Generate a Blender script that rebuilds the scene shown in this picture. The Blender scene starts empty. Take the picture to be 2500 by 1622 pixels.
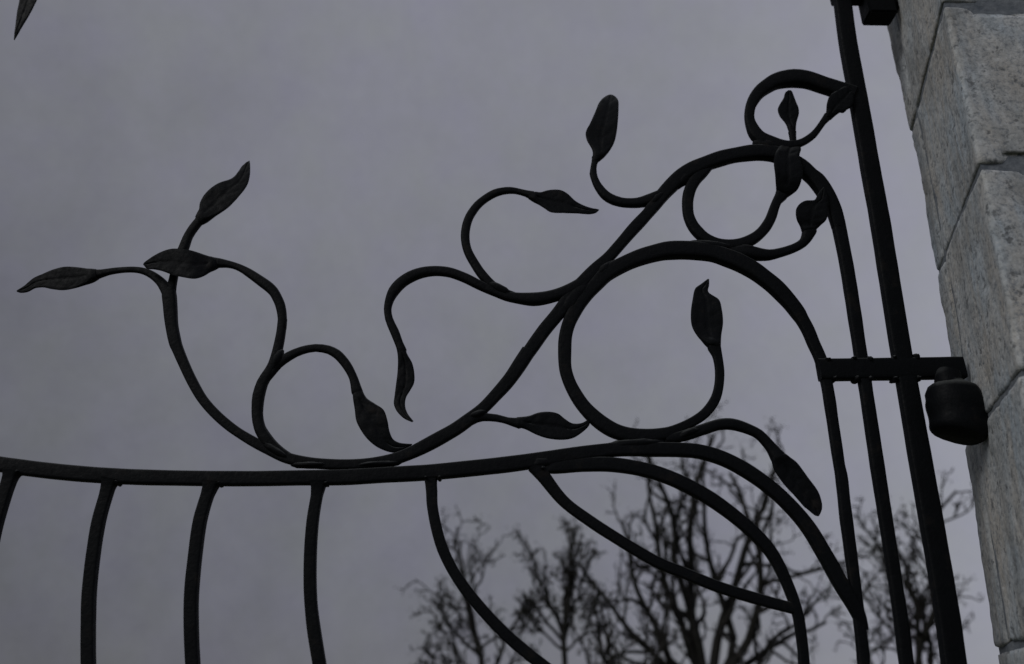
import bpy, bmesh, math, random
from mathutils import Vector, Matrix, noise

S = bpy.context.scene
COL = S.collection

# ------------------------------------------------------------------ camera
cam_data = bpy.data.cameras.new("camera")
cam = bpy.data.objects.new("camera", cam_data)
COL.objects.link(cam)
cam.location = (0.0, -1.3, 1.6)
_p, _r = math.radians(24.0), math.radians(1.0)
_f = Vector((0, math.cos(_p), math.sin(_p)))
_u = Vector((0, -math.sin(_p), math.cos(_p)))
_x = Vector((1, 0, 0))
_U = _u * math.cos(_r) - _x * math.sin(_r)
_R = _x * math.cos(_r) + _u * math.sin(_r)
M3 = Matrix((_R, _U, -_f)).transposed()
cam.rotation_euler = M3.to_euler()
cam_data.sensor_fit = 'HORIZONTAL'
cam_data.sensor_width = 36.0
cam_data.lens = 36.0 * 1996.0 / 2500.0
cam_data.clip_start = 0.05
cam_data.clip_end = 2000.0
cam_data.dof.use_dof = True
cam_data.dof.focus_distance = 1.42
cam_data.dof.aperture_fstop = 2.8
S.camera = cam

# ------------------------------------------------------------------ sky
SUN_DIR = Vector((-0.64, -0.52, 0.57)).normalized()      # towards the veiled sun, behind the viewer
world = bpy.data.worlds.new("World")
S.world = world
world.use_nodes = True
nt = world.node_tree
nt.nodes.clear()


def N(tree, typ, **kw):
    n = tree.nodes.new(typ)
    for k, v in kw.items():
        if k in n.inputs:
            n.inputs[k].default_value = v
        else:
            setattr(n, k, v)
    return n


def mathn(tree, op, a, b=None, clamp=False):
    n = tree.nodes.new('ShaderNodeMath')
    n.operation = op
    n.use_clamp = clamp
    for i, v in enumerate((a, b)):
        if v is None:
            continue
        if isinstance(v, (int, float)):
            n.inputs[i].default_value = v
        else:
            tree.links.new(v, n.inputs[i])
    return n.outputs[0]


def noisen(tree, vec, scale, detail=4.0, rough=0.55, dist=0.0):
    n = tree.nodes.new('ShaderNodeTexNoise')
    n.inputs['Scale'].default_value = scale
    n.inputs['Detail'].default_value = detail
    n.inputs['Roughness'].default_value = rough
    n.inputs['Distortion'].default_value = dist
    if vec is not None:
        tree.links.new(vec, n.inputs['Vector'])
    return n.outputs['Fac']


def ramp(tree, fac, stops):
    n = tree.nodes.new('ShaderNodeValToRGB')
    el = n.color_ramp.elements
    while len(el) < len(stops):
        el.new(0.5)
    for e, (pos, c) in zip(el, stops):
        e.position = pos
        e.color = (*c, 1.0)
    tree.links.new(fac, n.inputs['Fac'])
    return n.outputs['Color']


def mixc(tree, fac, a, b, mode='MIX'):
    n = tree.nodes.new('ShaderNodeMix')
    n.data_type = 'RGBA'
    n.blend_type = mode
    for sock, v in ((n.inputs[0], fac), (n.inputs[6], a), (n.inputs[7], b)):
        if isinstance(v, (int, float)):
            sock.default_value = v
        elif isinstance(v, tuple):
            sock.default_value = (*v, 1.0)
        else:
            tree.links.new(v, sock)
    return n.outputs[2]


sky = nt.nodes.new('ShaderNodeTexSky')
sky.sky_type = 'NISHITA'
sky.sun_disc = False
sky.sun_elevation = math.asin(SUN_DIR.z)
sky.sun_rotation = math.atan2(SUN_DIR.x, SUN_DIR.y)
tc = nt.nodes.new('ShaderNodeTexCoord')
sep = nt.nodes.new('ShaderNodeSeparateXYZ')
nt.links.new(tc.outputs['Generated'], sep.inputs[0])
# overcast: soft cloud sheet, a little thinner towards the right and overhead
cl1 = noisen(nt, tc.outputs['Generated'], 2.2, 3.0, 0.5, 0.4)
cl2 = noisen(nt, tc.outputs['Generated'], 9.0, 4.0, 0.6, 0.3)
cl3 = noisen(nt, tc.outputs['Generated'], 55.0, 4.0, 0.75)
xc = mathn(nt, 'MAXIMUM', mathn(nt, 'MINIMUM', sep.outputs['X'], 0.6), -0.6)
zc = mathn(nt, 'SUBTRACT', sep.outputs['Z'], 0.45)
xp = mathn(nt, 'MAXIMUM', xc, 0.0)
lum = mathn(nt, 'ADD', 1.0, mathn(nt, 'MULTIPLY', xc, 0.36))
lum = mathn(nt, 'ADD', lum, mathn(nt, 'MULTIPLY', mathn(nt, 'MULTIPLY', xc, xc), 0.25))
lum = mathn(nt, 'ADD', lum, mathn(nt, 'MULTIPLY', mathn(nt, 'POWER', xp, 2.0), 0.8))
lum = mathn(nt, 'ADD', lum, mathn(nt, 'MULTIPLY', mathn(nt, 'MULTIPLY', mathn(nt, 'MULTIPLY', xc, xc), xc), 0.8))
lum = mathn(nt, 'ADD', lum, mathn(nt, 'MULTIPLY', zc, 0.40))
lum = mathn(nt, 'SUBTRACT', lum, mathn(nt, 'MULTIPLY', mathn(nt, 'MULTIPLY', xc, zc), 0.35))
lum = mathn(nt, 'ADD', lum, mathn(nt, 'MULTIPLY', mathn(nt, 'SUBTRACT', cl1, 0.5), 0.26))
lum = mathn(nt, 'ADD', lum, mathn(nt, 'MULTIPLY', mathn(nt, 'SUBTRACT', cl2, 0.5), 0.22))
lum = mathn(nt, 'ADD', lum, mathn(nt, 'MULTIPLY', mathn(nt, 'SUBTRACT', cl3, 0.5), 0.14))
cl4 = noisen(nt, tc.outputs['Generated'], 14.0, 5.0, 0.6)
cl4 = mathn(nt, 'ADD', 0.5, mathn(nt, 'MULTIPLY', mathn(nt, 'SUBTRACT', cl4, 0.5), 2.5), clamp=True)
tint = mixc(nt, cl4, (2.00, 2.01, 2.46), (2.03, 2.09, 2.31))
cloud = mixc(nt, 1.0, tint, lum, 'MULTIPLY')
both = mixc(nt, 0.985, sky.outputs['Color'], cloud)
bg = nt.nodes.new('ShaderNodeBackground')
bg.inputs['Strength'].default_value = 0.10
wo = nt.nodes.new('ShaderNodeOutputWorld')
nt.links.new(both, bg.inputs['Color'])
nt.links.new(bg.outputs[0], wo.inputs['Surface'])

# ------------------------------------------------------------------ sun behind the cloud
sun_data = bpy.data.lights.new("sun", 'SUN')
sun_data.energy = 1.15
sun_data.angle = math.radians(25)
sun_data.color = (1.0, 0.985, 0.96)
sun = bpy.data.objects.new("sun", sun_data)
COL.objects.link(sun)
sun.rotation_euler = SUN_DIR.to_track_quat('Z', 'Y').to_euler()
sun.location = SUN_DIR * 20

S.view_settings.view_transform = 'Standard'
S.view_settings.look = 'None'
S.view_settings.exposure = 0.0
S.view_settings.gamma = 1.0
S.view_settings.use_curve_mapping = False


# ------------------------------------------------------------------ materials
def material(name):
    m = bpy.data.materials.new(name)
    m.use_nodes = True
    t = m.node_tree
    b = t.nodes['Principled BSDF']
    return m, t, b


def objco(t):
    return t.nodes.new('ShaderNodeTexCoord').outputs['Object']


def bump(t, b, h, strength, dist):
    n = t.nodes.new('ShaderNodeBump')
    n.inputs['Strength'].default_value = strength
    n.inputs['Distance'].default_value = dist
    t.links.new(h, n.inputs['Height'])
    t.links.new(n.outputs[0], b.inputs['Normal'])


def make_iron():
    m, t, b = material("black_painted_iron")
    co = objco(t)
    n1 = noisen(t, co, 22.0, 5.0, 0.65)
    n2 = noisen(t, co, 160.0, 3.0, 0.6)
    c = ramp(t, n1, [(0.3, (0.0018, 0.0024, 0.0034)), (0.58, (0.0026, 0.0034, 0.0046)), (0.76, (0.012, 0.0100, 0.0088))])
    geo = t.nodes.new('ShaderNodeNewGeometry')
    sz = t.nodes.new('ShaderNodeSeparateXYZ')
    t.links.new(geo.outputs['Normal'], sz.inputs[0])
    dust = mathn(t, 'MULTIPLY', mathn(t, 'SUBTRACT', sz.outputs['Z'], 0.30), 1.6, clamp=True)     # grey dust lodged on what faces up
    dust = mathn(t, 'MULTIPLY', dust, mathn(t, 'ADD', 0.25, mathn(t, 'MULTIPLY', n2, 1.2)), clamp=True)
    c = mixc(t, dust, c, (0.085, 0.09, 0.09))
    t.links.new(c, b.inputs['Base Color'])
    t.links.new(mathn(t, 'ADD', 0.44, mathn(t, 'MULTIPLY', n2, 0.45)), b.inputs['Roughness'])
    b.inputs['Specular IOR Level'].default_value = 0.11
    h = mathn(t, 'ADD', mathn(t, 'MULTIPLY', n1, 0.8), mathn(t, 'MULTIPLY', n2, 0.4))
    bump(t, b, h, 0.7, 0.003)
    return m


def make_stone():
    m, t, b = material("weathered_granite")
    co = objco(t)
    sp = t.nodes.new('ShaderNodeSeparateXYZ')
    t.links.new(co, sp.inputs[0])
    mp = t.nodes.new('ShaderNodeMapping')
    mp.inputs['Scale'].default_value = (9.0, 9.0, 2.2)
    t.links.new(co, mp.inputs['Vector'])
    streak = noisen(t, mp.outputs[0], 1.6, 5.0, 0.6, 0.6)
    big = noisen(t, co, 6.0, 4.0, 0.55, 0.4)
    grain = noisen(t, co, 105.0, 4.0, 0.75)
    fleck = noisen(t, co, 48.0, 3.0, 0.7)
    col = mixc(t, ramp(t, big, [(0.36, (0, 0, 0)), (0.64, (1, 1, 1))]), (0.425, 0.425, 0.415), (0.38, 0.435, 0.485))
    warm = mathn(t, 'MULTIPLY', ramp(t, noisen(t, mp.outputs[0], 2.4, 4.0, 0.6, 0.8), [(0.42, (0, 0, 0)), (0.66, (1, 1, 1))]), 0.55)
    col = mixc(t, warm, col, (0.42, 0.375, 0.315))
    col = mixc(t, ramp(t, grain, [(0.34, (1, 1, 1)), (0.52, (0, 0, 0))]), col, (0.20, 0.215, 0.235))
    col = mixc(t, ramp(t, grain, [(0.54, (0, 0, 0)), (0.70, (1, 1, 1))]), col, (0.50, 0.515, 0.53))
    dk = ramp(t, fleck, [(0.33, (1, 1, 1)), (0.42, (0, 0, 0))])
    col = mixc(t, mathn(t, 'MULTIPLY', dk, 0.75), col, (0.085, 0.09, 0.095))
    st = ramp(t, streak, [(0.33, (1, 1, 1)), (0.5, (0, 0, 0))])
    col = mixc(t, mathn(t, 'MULTIPLY', st, 0.5), col, (0.12, 0.125, 0.125))
    t.links.new(col, b.inputs['Base Color'])
    b.inputs['Roughness'].default_value = 0.9
    b.inputs['Specular IOR Level'].default_value = 0.25
    h = mathn(t, 'ADD', mathn(t, 'MULTIPLY', grain, 0.35), mathn(t, 'ADD', mathn(t, 'MULTIPLY', fleck, 0.5), mathn(t, 'MULTIPLY', streak, 0.9)))
    bump(t, b, h, 0.6, 0.006)
    return m


def make_mortar():
    m, t, b = material("grey_mortar")
    n = noisen(t, objco(t), 60.0, 4.0, 0.6)
    t.links.new(ramp(t, n, [(0.3, (0.08, 0.095, 0.115)), (0.7, (0.17, 0.185, 0.205))]), b.inputs['Base Color'])
    b.inputs['Roughness'].default_value = 0.95
    bump(t, b, n, 0.6, 0.006)
    return m


def make_bark():
    m, t, b = material("dark_bark")
    n = noisen(t, objco(t), 14.0, 4.0, 0.6)
    t.links.new(ramp(t, n, [(0.3, (0.012, 0.012, 0.011)), (0.7, (0.030, 0.029, 0.027))]), b.inputs['Base Color'])
    b.inputs['Roughness'].default_value = 0.95
    b.inputs['Specular IOR Level'].default_value = 0.1
    return m


def make_withered():
    m, t, b = material("withered_foliage")
    n = noisen(t, objco(t), 3.0, 3.0, 0.6)
    t.links.new(ramp(t, n, [(0.3, (0.03, 0.036, 0.026)), (0.7, (0.065, 0.062, 0.045))]), b.inputs['Base Color'])
    b.inputs['Roughness'].default_value = 0.9
    return m


def make_ground():
    m, t, b = material("grass_and_earth")
    co = objco(t)
    n1 = noisen(t, co, 0.8, 5.0, 0.6)
    n2 = noisen(t, co, 25.0, 5.0, 0.7)
    c = mixc(t, n2, (0.045, 0.06, 0.025), (0.10, 0.11, 0.055))
    c = mixc(t, ramp(t, n1, [(0.45, (0, 0, 0)), (0.65, (1, 1, 1))]), c, (0.12, 0.10, 0.075))
    t.links.new(c, b.inputs['Base Color'])
    b.inputs['Roughness'].default_value = 0.95
    bump(t, b, n2, 0.5, 0.02)
    return m


IRON = make_iron()
STONE = make_stone()
MORTAR = make_mortar()
BARK = make_bark()
WITHERED = make_withered()
GROUND = make_ground()


# ------------------------------------------------------------------ helpers
def mesh_obj(name, verts, faces, mat, parent=None, origin=(0, 0, 0), smooth=True, sharp=None):
    me = bpy.data.meshes.new(name)
    ox, oy, oz = origin
    me.from_pydata([(x - ox, y - oy, z - oz) for x, y, z in verts], [], faces)
    me.update()
    if smooth:
        me.polygons.foreach_set('use_smooth', [True] * len(me.polygons))
        if sharp is not None:
            me.set_sharp_from_angle(angle=sharp)
    me.materials.append(mat)
    o = bpy.data.objects.new(name, me)
    COL.objects.link(o)
    if parent is not None:
        o.parent = parent
    return o


def thing(name, label, cat, loc=(0, 0, 0), group=None):
    o = bpy.data.objects.new(name, None)
    o.empty_display_size = 0.1
    COL.objects.link(o)
    o.location = loc
    o['label'] = label
    o['category'] = cat
    if group:
        o['group'] = group
    return o


def catmull(P, step):
    """smooth path through points of any dimension, about `step` apart"""
    out = []
    n = len(P)
    for i in range(n - 1):
        p0, p1, p2, p3 = P[max(0, i - 1)], P[i], P[i + 1], P[min(n - 1, i + 2)]
        d = math.dist(p1[:2], p2[:2])
        k = max(1, min(40, round(d / step)))

        def tt(a, b):
            return max(math.dist(a[:2], b[:2]), 1e-5) ** 0.5
        t0 = 0.0
        t1 = t0 + (tt(p0, p1) if i > 0 else tt(p1, p2))
        t2 = t1 + tt(p1, p2)
        t3 = t2 + (tt(p2, p3) if i < n - 2 else tt(p1, p2))
        if i == 0:
            p0 = tuple(2 * a - b for a, b in zip(p1, p2))
        if i == n - 2:
            p3 = tuple(2 * a - b for a, b in zip(p2, p1))
        for j in range(k):
            t = t1 + (t2 - t1) * j / k
            q = []
            for a, b, c, d_ in zip(p0, p1, p2, p3):
                A1 = (t1 - t) / (t1 - t0) * a + (t - t0) / (t1 - t0) * b
                A2 = (t2 - t) / (t2 - t1) * b + (t - t1) / (t2 - t1) * c
                A3 = (t3 - t) / (t3 - t2) * c + (t - t2) / (t3 - t2) * d_
                B1 = (t2 - t) / (t2 - t0) * A1 + (t - t0) / (t2 - t0) * A2
                B2 = (t3 - t) / (t3 - t1) * A2 + (t - t1) / (t3 - t1) * A3
                q.append((t2 - t) / (t2 - t1) * B1 + (t - t1) / (t2 - t1) * B2)
            out.append(tuple(q))
    out.append(tuple(P[-1]))
    return out


def plane_tube(path, k, sq, y0=0.0, wob=0.0, step=0.008):
    """bar swept along a path in the gate's own plane; k = depth / width, sq = 0 oval .. 1 square stock"""
    P = catmull(path, step)
    ns = 16
    e = 2.0 / (2.0 + 5.0 * sq)
    prof = []
    for j in range(ns):
        a = 2 * math.pi * (j + 0.5) / ns
        c, s = math.cos(a), math.sin(a)
        prof.append((math.copysign(abs(c) ** e, c), math.copysign(abs(s) ** e, s)))
    V, Fc = [], []
    n = len(P)
    for i, (x, z, r) in enumerate(P):
        a, b = P[max(0, i - 1)], P[min(n - 1, i + 1)]
        tx, tz = b[0] - a[0], b[1] - a[1]
        l = math.hypot(tx, tz) or 1e-6
        nx, nz = -tz / l, tx / l
        rr = r * (1.0 + wob * noise.noise(Vector((x * 26, z * 26, 3.1))))
        d = max(0.0025, rr * k)
        for u, v in prof:
            V.append((x + nx * u * rr, y0 + v * d, z + nz * u * rr))
    for i in range(n - 1):
        for j in range(ns):
            j2 = (j + 1) % ns
            Fc.append((i * ns + j, i * ns + j2, (i + 1) * ns + j2, (i + 1) * ns + j))
    Fc.append(tuple(range(ns - 1, -1, -1)))
    Fc.append(tuple((n - 1) * ns + j for j in range(ns)))
    return V, Fc


def resample(E, m):
    P = catmull([tuple(p) for p in E], 0.002)
    L = [0.0]
    for a, b in zip(P, P[1:]):
        L.append(L[-1] + math.dist(a, b))
    out, i = [], 0
    for q in range(m):
        s = L[-1] * q / (m - 1)
        while i < len(L) - 2 and L[i + 1] < s:
            i += 1
        f = (s - L[i]) / max(L[i + 1] - L[i], 1e-9)
        out.append(tuple(a + (b - a) * f for a, b in zip(P[i], P[i + 1])))
    return out


def leaf_mesh(left, right, seed):
    """forged leaf: cupped plate with a chased midrib and side veins, front towards -Y"""
    m, w = 44, 17
    A, B = resample(left, m), resample(right, m)
    V, Fc = [], []
    rnd = random.Random(seed)
    ph = rnd.random()
    for side in (0, 1):
        for i in range(m):
            u = i / (m - 1)
            hw = math.dist(A[i], B[i]) * 0.5
            by = (A[i][2] + B[i][2]) * 0.5
            for j in range(w):
                s = -1 + 2 * j / (w - 1)
                x = A[i][0] + (B[i][0] - A[i][0]) * (s + 1) / 2
                z = A[i][1] + (B[i][1] - A[i][1]) * (s + 1) / 2
                th = min(hw * 0.75, 0.0030 + 0.010 * max(0.0, 1 - u / 0.30) ** 2) * max(0.0, 1 - s * s) ** 0.4
                g = 0.0
                if side == 0 and 0.1 < u < 0.96:
                    g += 0.0016 * math.exp(-(s / 0.10) ** 2)
                    q = (u * 6.0 - abs(s) * 0.85 + ph + (0.35 if s > 0 else 0)) % 1.0
                    q = min(q, 1 - q)
                    g += 0.0009 * math.exp(-(q / 0.10) ** 2) * min(1.0, 3 * (1 - abs(s)))
                    g += 0.0008 * noise.noise(Vector((x * 70, 1.3, z * 70)))
                cup = -0.10 * hw * s * s if side == 0 else -0.10 * hw * s * s
                V.append((x, by + cup + (-th + g if side == 0 else th), z))
    K = m * w
    for i in range(m - 1):
        for j in range(w - 1):
            a = i * w + j
            Fc.append((a, a + 1, a + w + 1, a + w))
            Fc.append((K + a, K + a + w, K + a + w + 1, K + a + 1))
        for j in (0, w - 1):
            a = i * w + j
            q = (a, a + w, K + a + w, K + a)
            Fc.append(q if j == 0 else q[::-1])
    for i in (0, m - 1):
        for j in range(w - 1):
            a = i * w + j
            q = (a, K + a, K + a + 1, a + 1)
            Fc.append(q if i == 0 else q[::-1])
    return V, Fc


def box_bm(bm, x0, x1, y0, y1, z0, z1, bev=0.003, seg=2):
    r = bmesh.ops.create_cube(bm, size=1.0)
    for v in r['verts']:
        v.co = Vector(((x0 + x1) / 2 + v.co.x * (x1 - x0), (y0 + y1) / 2 + v.co.y * (y1 - y0), (z0 + z1) / 2 + v.co.z * (z1 - z0)))
    es = {e for v in r['verts'] for e in v.link_edges}
    bmesh.ops.bevel(bm, geom=list(es), offset=bev, segments=seg, affect='EDGES')


def bm_obj(name, bm, mat, parent=None, origin=(0, 0, 0), sharp=math.radians(40)):
    me = bpy.data.meshes.new(name)
    bmesh.ops.translate(bm, verts=bm.verts, vec=-Vector(origin))
    bmesh.ops.recalc_face_normals(bm, faces=bm.faces)
    bm.to_mesh(me)
    bm.free()
    me.polygons.foreach_set('use_smooth', [True] * len(me.polygons))
    if sharp is not None:
        me.set_sharp_from_angle(angle=sharp)
    me.materials.append(mat)
    o = bpy.data.objects.new(name, me)
    COL.objects.link(o)
    if parent is not None:
        o.parent = parent
    return o


# ------------------------------------------------------------------ ground
bm = bmesh.new()
bmesh.ops.create_grid(bm, x_segments=60, y_segments=60, size=450.0)
for v in bm.verts:
    d = math.hypot(v.co.x, v.co.y)
    v.co.z = 0.0 if d < 60 else 0.5 * noise.noise(v.co * 0.012)
g = bm_obj('ground', bm, GROUND)
g['kind'] = 'structure'

# ------------------------------------------------------------------ stone pier
PX, PY = 1.10, -0.07
pier = thing('stone_pier', 'pier of large rough granite blocks at the right edge, carrying the gate hinges', 'pier', (PX, PY, 0))


def pier_x(x, z):
    d = min(z, 2.9) - 2.2                    # the pier is battered, less so higher up
    return x + (0.058 * d if d < 0 else 0.058 * d - 0.045 * d * d)


def stone_block(plan, z0, z1, seed, n=26, rnd=0.0055, amp=0.0034):
    """rough-faced block; plan = four corners (front left, back left, back right, front right)"""
    bm = bmesh.new()
    r = bmesh.ops.create_cube(bm, size=2.0)
    bmesh.ops.subdivide_edges(bm, edges=bm.edges[:], cuts=n, use_grid_fill=True)
    cx = sum(p[0] for p in plan) / 4
    cy = sum(p[1] for p in plan) / 4
    A, B, Cc, D = [Vector((p[0], p[1], 0)) for p in plan]
    hx = ((D - A).length + (Cc - B).length) / 4
    hy = ((B - A).length + (Cc - D).length) / 4
    hz = (z1 - z0) / 2
    for v in bm.verts:
        p = Vector((v.co.x * hx, v.co.y * hy, v.co.z * hz))
        q = Vector((max(-hx + rnd, min(hx - rnd, p.x)), max(-hy + rnd, min(hy - rnd, p.y)), max(-hz + rnd, min(hz - rnd, p.z))))
        d = p - q
        if d.length > 1e-9:
            nrm = d.normalized()
            p = q + nrm * rnd
        else:
            nrm = Vector((0, 0, 0))
        a, b = (p.x / hx + 1) / 2, (p.y / hy + 1) / 2
        w = (A * (1 - b) + B * b) * (1 - a) + (D * (1 - b) + Cc * b) * a
        z = (z0 + z1) / 2 + p.z
        w = Vector((pier_x(w.x, z), w.y, z))
        s = Vector((w.x * 1.0, w.y * 1.0, w.z * 0.8)) + Vector((seed * 7.3, 0, 0))
        h = noise.noise(s * 5.0) * 0.9 + noise.noise(s * 13.0) * 0.7 + noise.noise(s * 34.0) * 0.45 + noise.noise(s * 80.0) * 0.3
        rid = abs(noise.noise(s * 7.0 + Vector((5, 2, 9))))
        h -= max(0.0, 0.07 - rid) * 6.0
        if abs(p.z) > hz - 0.03:         # hand cut beds: the joint line wanders
            w.z -= math.copysign(0.004 * abs(noise.noise(Vector((w.x * 11, w.y * 11 + seed, 3)))) + 0.003 * abs(noise.noise(Vector((w.x * 45, w.y * 45, seed)))), p.z) * (abs(p.z) - hz + 0.03) / 0.03
        if p.x < -hx + rnd * 0.6:        # drafted margin cut near the far edge of the reveal
            h -= 1.3 * math.exp(-((b - 0.80 - 0.05 * noise.noise(Vector((z * 6, seed, 0)))) / 0.022) ** 2)
        if p.y < -hy + rnd * 0.6 and abs(p.z) > hz - 0.02 and seed % 2:   # arrises of the front worn back along the bed joints
            f = min(1.0, max(0.0, (a - 0.12) / 0.05))
            w.z -= math.copysign(0.011 * f, p.z)
            w.y += 0.003 * f
        w += nrm * (h * amp)
        v.co = w
    return bm


courses = [0.0, 0.335, 0.67, 1.005, 1.34, 1.68, 2.02, 2.365, 2.70, 3.04, 3.36]
rs = random.Random(4)
core = bmesh.new()
JB = 0.007
for ci in range(len(courses) - 1):
    z0, z1 = courses[ci], courses[ci + 1]
    split = 1.02 if ci % 2 else 1.16
    j = rs.uniform(-0.008, 0.008)
    z0 += 0.0
    corner = [(0.712 + j * .3, -0.25), (0.817 + j * .2, 0.105), (split - 0.006, 0.105), (split - 0.006, -0.25)]
    rest = [(split + 0.006, -0.25), (split + 0.006, 0.105), (1.48, 0.105), (1.48, -0.25)]
    for pi, plan in enumerate((corner, rest)):
        bmx = stone_block(plan, z0 + JB / 2, z1 - JB / 2, ci * 2 + pi + 1, n=46 if (pi == 0 and z1 > 1.6) else 10)
        bm_obj('stone', bmx, STONE, pier, (PX, PY, 0), sharp=None)
bm = bmesh.new()
_pl = [(0.7185, -0.2455), (0.8205, 0.1005), (1.47, 0.1005), (1.47, -0.2455)]
vs = [[bm.verts.new((pier_x(x, z), y, z)) for x, y in _pl] for z in [0.0] + [1.8 + 0.1 * q for q in range(15)] + [3.34]]
for k in range(len(vs) - 1):
    for i in range(4):
        bm.faces.new((vs[k][i], vs[k][(i + 1) % 4], vs[k + 1][(i + 1) % 4], vs[k + 1][i]))
bm.faces.new(vs[-1])
bm.faces.new(vs[0][::-1])
bm_obj('mortar_core', bm, MORTAR, pier, (PX, PY, 0), sharp=math.radians(30))
bm = bmesh.new()
box_bm(bm, 0.72, 1.55, -0.31, 0.165, 3.366, 3.47, 0.015)
bm_obj('cap_stone', bm, STONE, pier, (PX, PY, 0))

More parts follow.
